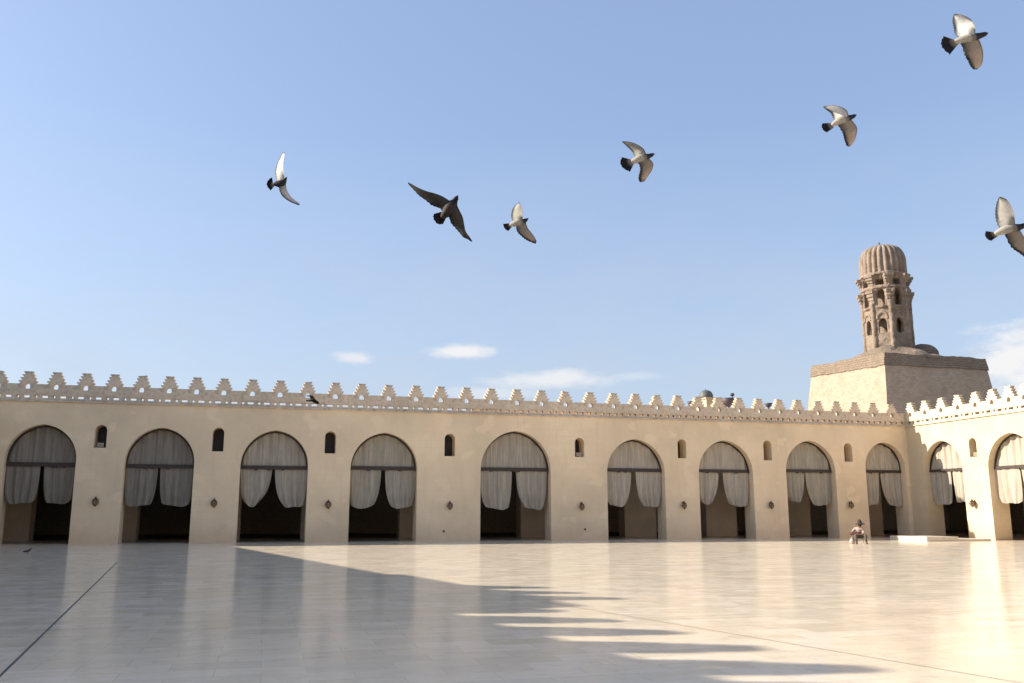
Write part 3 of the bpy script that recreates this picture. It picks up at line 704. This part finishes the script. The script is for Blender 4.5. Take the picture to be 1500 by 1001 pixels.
# ------------------------------------------------------------------ pigeons
def cat(p, k, t):
    n = len(p); g = lambda i: p[max(0, min(n-1, i))]
    a, b_, c_, d = g(k-1), g(k), g(k+1), g(k+2)
    return tuple(.5*((2*b_[i])+(-a[i]+c_[i])*t+(2*a[i]-5*b_[i]+4*c_[i]-d[i])*t*t+(-a[i]+3*b_[i]-3*c_[i]+d[i])*t**3) for i in range(len(b_)))
def resample(p, n):
    out = []
    for i in range(n+1):
        u = (len(p)-1)*i/n; k = min(int(u), len(p)-2); out.append(cat(p, k, u-k))
    return out
def pigeon(org, sc, D, spine, tail, wings, pal, label, seed=0):
    rnd = random.Random(seed)
    def P(x, y, d=0.0): return at_depth(org[0]+x/sc, org[1]+y/sc, D+d)
    mid = spine[len(spine)//2]; O = P(mid[0], mid[1])
    view = (O-Vector((0, 0, EYE))).normalized()
    vs = []; fs = []; cs = []
    # body
    sp = resample([tuple(s) for s in spine], 16); seg = 14
    pts = [P(s[0], s[1], s[3] if len(s) > 3 else 0)-O for s in sp]
    for i, p in enumerate(pts):
        d = (pts[min(i+1, 16)]-pts[max(i-1, 0)]).normalized(); u = d.cross(view).normalized(); w = u.cross(d)
        r = sp[i][2]
        for k in range(seg):
            a = 2*math.pi*k/seg; vs.append(p+(u*math.cos(a)+w*math.sin(a))*r)
            t = i/16; belly = pal['belly'] if t < .62 else pal['neck']
            if .56 < t <= .68: belly = tuple((x+y)/2 for x, y in zip(pal['belly'], pal['neck']))
            cs.append(belly)
    for i in range(16):
        for k in range(seg):
            q = (k+1) % seg; fs.append((i*seg+k, (i+1)*seg+k, (i+1)*seg+q, i*seg+q))
    fs.append(tuple(range(seg))); 
    # beak closes the head
    d = (pts[-1]-pts[-3]).normalized(); tip = pts[-1]+d*.028; vs.append(tip); cs.append((.05, .04, .04)); ti = len(vs)-1
    for k in range(seg): fs.append((16*seg+k, ti, 16*seg+(k+1) % seg))
    def sheet(rows, colf, th):
        """rows of 3D points; closed thin surface"""
        n = len(rows); m_ = len(rows[0]); o = len(vs)
        for sgn in (1, -1):
            for i, row in enumerate(rows):
                for j, p in enumerate(row):
                    a = rows[min(i+1, n-1)][j]-rows[max(i-1, 0)][j]; b_ = row[min(j+1, m_-1)]-row[max(j-1, 0)]
                    nn = a.cross(b_); nn = nn.normalized() if nn.length > 1e-9 else view
                    if nn.dot(view) > 0: nn = -nn
                    tt = th*(1-.8*abs(2*j/(m_-1)-1)**2)*(1-.6*i/(n-1))
                    vs.append(p+nn*sgn*tt); cs.append(colf(i/(n-1), j/(m_-1)))
        N2 = n*m_
        for i in range(n-1):
            for j in range(m_-1):
                a = o+i*m_+j; fs.append((a, a+m_, a+m_+1, a+1)); a += N2; fs.append((a, a+1, a+m_+1, a+m_))
        for i in range(n-1):
            for j in (0, m_-1):
                a = o+i*m_+j; fs.append((a, a+m_, a+m_+N2, a+N2))
        for i in (0, n-1):
            for j in range(m_-1):
                a = o+i*m_+j; fs.append((a, a+1, a+1+N2, a+N2))
    # tail: (base a, base b), end points fan
    (ba, bb), ends = tail
    e = resample([tuple(x) for x in ends], 10); rows = []
    for i in range(7):
        t = i/6; row = []
        for j in range(11):
            s = j/10; bx_ = (ba[0]+(bb[0]-ba[0])*s, ba[1]+(bb[1]-ba[1])*s)
            notch = (1-.05*(j % 2)) if i == 6 else 1
            tt = t*notch
            row.append(P(bx_[0]+(e[j][0]-bx_[0])*tt, bx_[1]+(e[j][1]-bx_[1])*tt, .006+.01*math.sin(s*math.pi)+(s-.5)*.02*t)-O)
        rows.append(row)
    sheet(rows, lambda t, s: pal['tail'] if t > .45 else (pal['tailbase'] if t < .3 else tuple((x+y)/2 for x, y in zip(pal['tail'], pal['tailbase']))), .004)
    # wings
    for (lead, trail, dl, dt, dtip, kind) in wings:
        nn_ = 22; L = resample([tuple(x) for x in lead], nn_); T = resample([tuple(x) for x in trail], nn_); rows = []
        for i in range(nn_+1):
            t = i/nn_; row = []
            jag = 0
            if 2 < i < nn_-1: jag = (.05 if i % 2 else -.01)*rnd.uniform(.5, 1.3)
            for j in range(9):
                s = j/8; ss = s*(1-jag*(s**3))
                x = L[i][0]+(T[i][0]-L[i][0])*ss; y = L[i][1]+(T[i][1]-L[i][1])*ss
                d = (dl+(dt-dl)*s)*min(1, t*4)*(1-.3*t)+dtip*t*t-.014*math.sin(s*math.pi)
                row.append(P(x, y, d)-O)
            rows.append(row)
        under, edge = pal['under'+kind], pal['edge']
        def colf(t, s, under=under, edge=edge):
            e_ = max(0, min(1, (s-(.86-.28*t))/.12)); e2 = max(0, min(1, (t-.82)/.14))
            ll = max(0, min(1, (.10-s)/.08))*.45
            k = max(e_, e2*.85, ll)
            if s > .55 and t < .25: k = max(k, .55*(s-.55)/.3)
            return tuple(u_+(q-u_)*k for u_, q in zip(under, edge))
        sheet(rows, colf, .006)
    me = bpy.data.meshes.new('pigeon'); me.from_pydata([tuple(v) for v in vs], [], fs); me.update()
    ca = me.color_attributes.new('plumage', 'FLOAT_COLOR', 'POINT')
    for i, c_ in enumerate(cs): ca.data[i].color = (*c_, 1)
    for p in me.polygons: p.use_smooth = True
    me.materials.append(M['plumage'])
    o = bpy.data.objects.new('pigeon', me); COL.objects.link(o); o.location = O
    tag(o, label, 'pigeon', 'pigeons flying over the yard')
    return o
PALE = dict(belly=(.62, .58, .50), neck=(.045, .045, .055), tail=(.018, .018, .028), tailbase=(.42, .39, .36), underA=(.88, .86, .82), underB=(.50, .42, .33), edge=(.055, .055, .065))  # underA painted bright as the sunlit wing, underB browner as the shaded one
DARK = dict(belly=(.10, .075, .06), neck=(.02, .02, .026), tail=(.014, .014, .022), tailbase=(.075, .066, .062), underA=(.12, .105, .088), underB=(.14, .125, .105), edge=(.03, .028, .032))
GREY = dict(PALE, underA=(.56, .53, .47), underB=(.45, .38, .30))
PALE1 = dict(PALE, belly=(.06, .05, .06), underB=(.6, .57, .55))
pigeon((370, 210), 10.01, 9.5, [(300, 600, .012, 0), (350, 592, .030, 0), (420, 590, .042, 0), (455, 560, .032, 0), (475, 535, .020, 0), (488, 515, .012, 0)],
       (((300, 585), (320, 625)), [(285, 490), (225, 540), (205, 610), (262, 692)]),
       [([(470, 540), (455, 400), (452, 280), (466, 190), (470, 130)], [(355, 570), (328, 440), (350, 320), (395, 220), (450, 122)], -.07, .09, -.02, 'A'),
        ([(480, 560), (505, 690), (570, 790), (640, 845), (695, 892)], [(370, 600), (395, 700), (440, 775), (540, 850), (672, 905)], .02, -.03, .02, 'B')],
       PALE1, 'pigeon farthest left, dark body with one narrow pale wing held straight up', 1)
pigeon((590, 255), 9.536, 6.6, [(540, 610, .014, 0), (600, 550, .034, 0), (655, 480, .046, 0), (700, 415, .038, 0), (728, 370, .022, 0), (748, 335, .018, 0)],
       (((555, 520), (610, 600)), [(430, 555), (425, 620), (480, 695), (560, 700)]),
       [([(700, 400), (560, 312), (450, 268), (330, 235), (220, 190), (140, 145), (75, 112)], [(600, 560), (500, 470), (410, 440), (320, 365), (230, 300), (150, 215), (80, 140)], -.02, .03, .06, 'A'),
        ([(740, 390), (790, 500), (838, 600), (858, 700), (880, 800), (930, 870), (975, 940)], [(640, 560), (665, 670), (730, 750), (790, 815), (845, 880), (900, 905), (955, 940)], -.03, .02, .05, 'B')],
       DARK, 'large all dark pigeon with long wings spread wide', 2)
pigeon((725, 285), 12.5, 9.3, [(270, 560, .014, 0), (340, 535, .030, 0), (430, 510, .042, 0), (500, 500, .036, 0), (550, 475, .022, 0), (580, 455, .016, 0)],
       (((285, 520), (310, 590)), [(145, 535), (160, 590), (195, 640), (245, 665)]),
       [([(510, 500), (505, 380), (500, 280), (480, 200), (445, 135)], [(350, 530), (300, 430), (300, 340), (325, 250), (430, 138)], -.07, .09, -.02, 'A'),
        ([(560, 490), (600, 610), (670, 700), (730, 780), (762, 850)], [(385, 540), (395, 660), (480, 760), (590, 840), (745, 900)], .02, -.02, .03, 'B')],
       GREY, 'pale winged pigeon just right of the large dark one', 3)
pigeon((895, 195), 12.5, 9.0, [(370, 520, .016, 0), (440, 500, .032, 0), (530, 462, .042, 0), (620, 440, .036, 0), (700, 415, .024, 0), (760, 390, .018, 0)],
       (((370, 480), (420, 560)), [(195, 435), (165, 540), (220, 640), (345, 710)]),
       [([(650, 400), (600, 290), (480, 205), (340, 155), (205, 145)], [(440, 470), (395, 350), (330, 280), (265, 215), (210, 165)], -.06, .08, 0, 'A'),
        ([(690, 450), (775, 560), (745, 680), (680, 780), (610, 880)], [(480, 520), (530, 640), (510, 750), (500, 840), (530, 895)], .03, -.03, .03, 'B')],
       GREY, 'pigeon near the middle of the sky with its dark tail fanned wide', 4)
pigeon((1190, 140), 11.78, 8.8, [(330, 510, .014, 0), (400, 470, .030, 0), (490, 425, .042, 0), (580, 395, .036, 0), (670, 370, .024, 0), (725, 345, .018, 0)],
       (((330, 470), (370, 550)), [(170, 475), (155, 530), (190, 600), (245, 635)]),
       [([(620, 400), (605, 270), (500, 195), (340, 165), (190, 180)], [(400, 470), (350, 380), (320, 310), (255, 255), (195, 205)], -.09, .12, 0, 'A'),
        ([(670, 410), (765, 540), (760, 670), (715, 790), (650, 875)], [(430, 490), (510, 630), (545, 740), (580, 850), (615, 875)], .03, -.03, .03, 'B')],
       PALE, 'pigeon with a bright sunlit swept wing, between the middle one and the topmost one', 5)
pigeon((1360, 10), 10.0, 7.4, [(380, 510, .014, 0), (450, 492, .028, 0), (540, 475, .038, 0), (640, 450, .036, 0), (740, 425, .026, 0), (835, 395, .018, 0)],
       (((380, 480), (440, 540)), [(220, 425), (180, 520), (210, 610), (310, 700)]),
       [([(690, 440), (680, 280), (620, 180), (510, 120), (390, 100)], [(450, 480), (385, 390), (365, 290), (350, 200), (370, 110)], -.09, .12, -.02, 'A'),
        ([(730, 450), (790, 610), (800, 740), (775, 850), (710, 915)], [(470, 510), (520, 690), (575, 790), (620, 880), (665, 915)], .03, -.03, .02, 'B')],
       PALE, 'topmost pigeon, broad sunlit wing raised and shaded wing lowered', 6)
pigeon((1420, 280), 9.535, 7.2, [(350, 600, .014, 0), (410, 575, .026, 0), (500, 540, .036, 0), (610, 515, .036, 0), (700, 500, .026, 0), (780, 470, .018, 0)],
       (((345, 570), (400, 625)), [(228, 555), (215, 610), (245, 665), (300, 695)]),
       [([(640, 510), (625, 330), (580, 200), (520, 115), (430, 75)], [(440, 560), (375, 430), (360, 300), (375, 180), (410, 85)], -.06, .08, -.02, 'A'),
        ([(700, 530), (770, 650), (870, 780), (950, 900), (980, 980)], [(480, 570), (570, 770), (690, 860), (820, 950), (950, 990)], .02, -.02, .03, 'B')],
       GREY, 'grey winged pigeon cut off by the right edge of the picture', 7)
BLK = dict(belly=(.012, .01, .008), neck=(.012, .01, .008), tail=(.012, .01, .008), tailbase=(.012, .01, .008), underA=(.018, .014, .01), underB=(.018, .014, .01), edge=(.01, .008, .006))
pigeon((420, 560), 18.75, 24.0, [(590, 505, .018, 0), (670, 490, .034, 0), (735, 490, .050, 0), (790, 525, .046, 0), (850, 555, .036, 0), (880, 568, .022, 0)],
       (((600, 480), (620, 520)), [(540, 485), (530, 505), (545, 525)]),
       [([(780, 500), (745, 400), (680, 355), (515, 362)], [(660, 490), (650, 430), (625, 390), (510, 375)], 0, .05, .05, 'A'),
        ([(860, 560), (800, 520), (760, 510), (740, 520)], [(740, 500), (745, 560), (740, 560), (735, 540)], 0, .05, .05, 'B')],
       BLK, 'small black bird flying low in front of the battlements', 8)
# bird standing on the paving
bp = on_floor(40, 812)
def ground_pigeon():
    r = thing('pigeon', 'tiny dark pigeon standing alone on the shaded paving before the first arch', 'pigeon', bp, .4)
    vs = MB(); prof = [(-.17, .11, .012), (-.12, .115, .03), (-.05, .13, .052), (.03, .15, .055), (.08, .18, .036), (.10, .215, .026), (.115, .235, .022), (.145, .23, .008)]
    vs.tube([(x, 0, z) for x, z, r_ in prof], [r_ for x, z, r_ in prof], 10)
    vs.tube([(.0, .02, .11), (.01, .02, .002)], .006, 5); vs.tube([(.0, -.02, .11), (.01, -.02, .002)], .006, 5)
    vs.build('body', M['darkmetal'], r, smooth=True)
ground_pigeon()

# ------------------------------------------------------------------ seated person
pp = on_floor(1260.5, 796.5); PR = math.atan2(-pp.y, -pp.x)+math.pi/2   # local -y toward the camera
person = thing('person', 'person sitting low in a pale shirt and dark hat near the corner of the yard', 'person', pp, PR)
def skinned(name, verts, edges, radii, mat, parent, root_i=0, sub=1):
    me = bpy.data.meshes.new(name); me.from_pydata(verts, edges, []); me.update()
    o = bpy.data.objects.new(name, me); COL.objects.link(o); o.parent = parent; me.materials.append(mat)
    m_ = o.modifiers.new('skin', 'SKIN'); m_.use_smooth_shade = True
    sk = me.skin_vertices[0].data
    for i, r in enumerate(radii): sk[i].radius = (r, r) if not hasattr(r, '__len__') else r
    sk[root_i].use_root = True
    s_ = o.modifiers.new('sub', 'SUBSURF'); s_.levels = sub; s_.render_levels = sub
    return o
hip = (-.02, .12, .42)
J = [hip, (-.05, .09, .58), (-.06, .03, .76), (-.03, -.01, .86), (.01, -.05, .93), (.03, -.06, 1.02),          # 0-5 spine, neck, head
     (-.22, .03, .80), (-.40, -.10, .58), (-.20, -.24, .53), (-.12, -.28, .52),                                    # 6-9 left arm
     (.13, .0, .80), (.22, -.12, .58), (.08, -.25, .52), (.00, -.28, .51),                                          # 10-13 right arm
     (-.13, .10, .42), (-.22, -.30, .50), (-.17, -.26, .08), (-.18, -.42, .03),                                     # 14-17 leg
     (.10, .10, .42), (.28, -.26, .49), (.30, -.18, .08), (.33, -.34, .03)]                                         # 18-21 leg
Eg = [(0, 1), (1, 2), (2, 3), (3, 4), (4, 5), (2, 6), (6, 7), (7, 8), (8, 9), (2, 10), (10, 11), (11, 12), (12, 13), (0, 14), (14, 15), (15, 16), (16, 17), (0, 18), (18, 19), (19, 20), (20, 21)]
Rd = [.12, .12, .13, .055, .075, .085, .06, .042, .03, .03, .06, .042, .03, .03, .085, .06, .038, .035, .085, .06, .038, .035]
# fingers and thumbs on both hands
for h_, sx in ((9, 1), (13, -1)):
    hx, hy, hz = J[h_]
    for k in range(4):
        b0 = len(J); L = (.055, .065, .06, .048)[k]
        J += [(hx+sx*.025, hy-.02+.02*k-.01, hz-.005), (hx+sx*(.03+L*.6), hy-.03+.02*k, hz-.012), (hx+sx*(.03+L), hy-.03+.02*k, hz-.035)]
        Eg += [(h_, b0), (b0, b0+1), (b0+1, b0+2)]; Rd += [.010, .009, .008]
    b0 = len(J); J += [(hx+sx*.005, hy-.035, hz+.01), (hx+sx*.03, hy-.055, hz+.012)]; Eg += [(h_, b0), (b0, b0+1)]; Rd += [.011, .009]
skinned('body', J, Eg, Rd, M['skin'], person)
# shirt
idx = [0, 1, 2, 3, 6, 7, 8, 10, 11, 12]; mp_ = {a: i for i, a in enumerate(idx)}
skinned('shirt', [J[i] for i in idx], [(mp_[a], mp_[b_]) for a, b_ in Eg if a in mp_ and b_ in mp_], [.15, .155, .165, .07, .085, .068, .045, .085, .068, .045], M['shirt'], person)
idx = [0, 14, 15, 16, 18, 19, 20]; mp_ = {a: i for i, a in enumerate(idx)}
skinned('trousers', [J[i] for i in idx], [(mp_[a], mp_[b_]) for a, b_ in Eg if a in mp_ and b_ in mp_], [.15, .115, .085, .062, .115, .085, .062], M['trousers'], person)
hx, hy, hz = J[5]
mb = MB(); mb.lathe([(.12, .01), (.25, .0), (.26, .03), (.14, .07), (.115, .12), (.10, .18), (.06, .26), (.02, .29)], 18); mb.build('hat', M['hat'], person, smooth=True, loc=(hx, hy, hz))
mb = MB(); mb.lathe([(.03, -.13), (.085, -.08), (.10, 0), (.098, .06), (.06, .08)], 14); mb.build('hair', M['hat'], person, smooth=True, loc=(hx, hy+.025, hz))
mb = MB(); mb.tube([(0, 0, .02), (0, -.022, -.012), (0, 0, -.02)], [.004, .012, .005], 6); mb.build('nose', M['skin'], person, smooth=True, loc=(hx, hy-.085, hz))
mb = MB(); 
for s_ in (-1, 1): mb.box(s_*.03-.012, s_*.03+.012, -.004, .004, -.006, .006)
mb.build('eyes', M['hat'], person, loc=(hx, hy-.086, hz+.018))
mb = MB(); mb.box(-.022, .022, -.004, .004, -.004, .004); mb.build('mouth', M['bag'], person, loc=(hx, hy-.08, hz-.045))
for sx, i in ((0, 17), (0, 21)):
    x_, y_, z_ = J[i]; mb = MB(); mb.tube([(x_-.01, y_+.2, .05), (x_, y_+.08, .055), (x_, y_-.05, .035)], [.045, .05, .035], 8); mb.build('shoe', M['hat'], person, smooth=True)
bagp = pp+Matrix.Rotation(PR, 3, 'Z') @ Vector((-.26, -.20, .54))
bag = thing('bag', 'dark red brown bag held on the lap of the seated person', 'bag', bagp, PR)
mb = MB(); mb.tube([(-.24, 0, .02), (-.18, 0, .01), (.25, -.02, .0), (.36, -.0, -.02)], [.06, .085, .085, .05], 10); mb.build('pouch', M['bag'], bag, smooth=True)
mb = MB(); mb.tube([(-.16, 0, .06), (-.05, .05, .16), (.08, .05, .16), (.14, 0, .06)], .012, 6); mb.build('strap', M['bag'], bag, smooth=True)
stl = thing('stool', 'small pale stool under the seated person', 'stool', pp+Matrix.Rotation(PR, 3, 'Z') @ Vector((-.02, .14, 0)), PR)
mb = MB(); mb.lathe([(.02, .27), (.22, .27), (.23, .285), (.22, .30), (.02, .30)], 16); mb.build('seat', M['cloth'], stl)
for sx in (-1, 1):
    for sy in (-1, 1):
        mb = MB(); mb.tube([(sx*.14, sy*.14, .27), (sx*.19, sy*.19, 0)], .02, 7); mb.build('leg', M['cloth'], stl)
bg = thing('cloth_bag', 'pale cloth bag on the floor left of the seated person', 'bag', pp+Matrix.Rotation(PR, 3, 'Z') @ Vector((-.40, -.05, 0)), PR)
mb = MB(); mb.lathe([(.10, 0), (.14, .05), (.145, .16), (.10, .27), (.05, .31), (.07, .35)], 12); o = mb.build('sack', M['shirt'], bg, smooth=True); disp(o.data, .02, 9)
mb = MB(); mb.lathe([(.058, .30), (.058, .32)], 10); mb.build('tie', M['hat'], bg)

# ------------------------------------------------------------------ camera, light, sky
cam = bpy.data.cameras.new('camera'); co = bpy.data.objects.new('camera', cam); COL.objects.link(co)
cam.sensor_width = 36; cam.lens = 36*F/1500; cam.clip_end = 6000; cam.clip_start = .05
co.location = (0, 0, EYE); co.rotation_euler = (math.pi/2+TH, 0, 0); scene.camera = co
tv = TR.normalized()
sun = bpy.data.lights.new('sun', 'SUN'); sun.energy = 5.0; sun.angle = math.radians(.53); sun.color = (1, .92, .81)
so = bpy.data.objects.new('sun', sun); COL.objects.link(so); so.rotation_euler = tv.to_track_quat('-Z', 'Y').to_euler()
w = bpy.data.worlds.new('World'); scene.world = w; w.use_nodes = True; nt = w.node_tree
bgn = nt.nodes['Background']
sky = nd(nt, 'ShaderNodeTexSky', sky_type='NISHITA'); sky.sun_disc = False
sd = -tv; sky.sun_elevation = math.asin(sd.z); sky.sun_rotation = math.atan2(sd.x, sd.y)
sky.altitude = 0; sky.air_density = 1.0; sky.dust_density = 1.6; sky.ozone_density = 1.6
tc = nd(nt, 'ShaderNodeTexCoord'); sp_ = nd(nt, 'ShaderNodeSeparateXYZ'); nt.links.new(tc.outputs['Generated'], sp_.inputs[0])
def mth(op, a, b_=None, c_=None):
    n = nd(nt, 'ShaderNodeMath', operation=op)
    for i, v in enumerate((a, b_, c_)):
        if v is None: continue
        if isinstance(v, (int, float)): n.inputs[i].default_value = v
        else: nt.links.new(v, n.inputs[i])
    return n.outputs[0]
az = mth('ARCTAN2', sp_.outputs['X'], sp_.outputs['Y']); el = mth('ARCSINE', sp_.outputs['Z'])
mpn = nd(nt, 'ShaderNodeMapping'); mpn.inputs['Scale'].default_value = (1, 1, 2.6); nt.links.new(tc.outputs['Generated'], mpn.inputs['Vector'])
cn = noise_tex(nt, mpn.outputs['Vector'], 16, 7, .62)
cn2 = noise_tex(nt, mpn.outputs['Vector'], 5, 6, .6)
total = None
for (px, py, wx, wy, dens, tilt) in [(672, 514, 62, 13, 1.0, .03), (525, 524, 42, 11, .7, .02), (800, 556, 130, 18, .85, -.08), (930, 551, 60, 9, .35, .0), (720, 575, 90, 13, .5, 0), (1490, 515, 125, 55, 1.15, -.5), (1560, 550, 160, 85, 1.2, 0)]:
    r = ray(px, py).normalized(); a0, e0 = math.atan2(r.x, r.y), math.asin(r.z)
    rx = ray(px+wx, py).normalized(); wa = math.atan2(rx.x, rx.y)-a0
    ry = ray(px, py-wy).normalized(); we = math.asin(ry.z)-e0
    u = mth('DIVIDE', mth('SUBTRACT', az, a0), wa); dv = mth('SUBTRACT', el, e0)
    v = mth('DIVIDE', mth('ADD', dv, mth('MULTIPLY', u, tilt*we)), we)
    d2 = mth('ADD', mth('MULTIPLY', u, u), mth('MULTIPLY', v, v))
    k = mth('SUBTRACT', 1.0, mth('SQRT', d2))
    k = mth('ADD', k, mth('MULTIPLY', mth('SUBTRACT', cn, .5), 2.2))
    nsm = nd(nt, 'ShaderNodeMapRange'); nsm.interpolation_type = 'SMOOTHSTEP'; nt.links.new(k, nsm.inputs[0])
    nsm.inputs[1].default_value = -.05; nsm.inputs[2].default_value = .95; nsm.inputs[3].default_value = 0; nsm.inputs[4].default_value = dens*.92
    total = nsm.outputs[0] if total is None else mth('MAXIMUM', total, nsm.outputs[0])
# thin veil low over the horizon
veil = mth('MULTIPLY', mth('MAXIMUM', 0.0, mth('SUBTRACT', 1.0, mth('MULTIPLY', el, 2.4))), mth('MULTIPLY', cn2, 1.5))
skyc = mix(nt, sky.outputs['Color'], (3.4, 4.5, 7.0), .3)
skyc = mix(nt, skyc, (3.25, 3.65, 4.25), veil)
skyc = mix(nt, skyc, (5.2, 5.15, 5.2), total)
nt.links.new(skyc, bgn.inputs['Color']); bgn.inputs['Strength'].default_value = .097
vs_ = scene.view_settings; vs_.view_transform = 'Standard'; vs_.look = 'None'; vs_.exposure = .88; vs_.gamma = 1
scene.cycles.max_bounces = 8; scene.cycles.diffuse_bounces = 5; scene.cycles.use_denoising = True
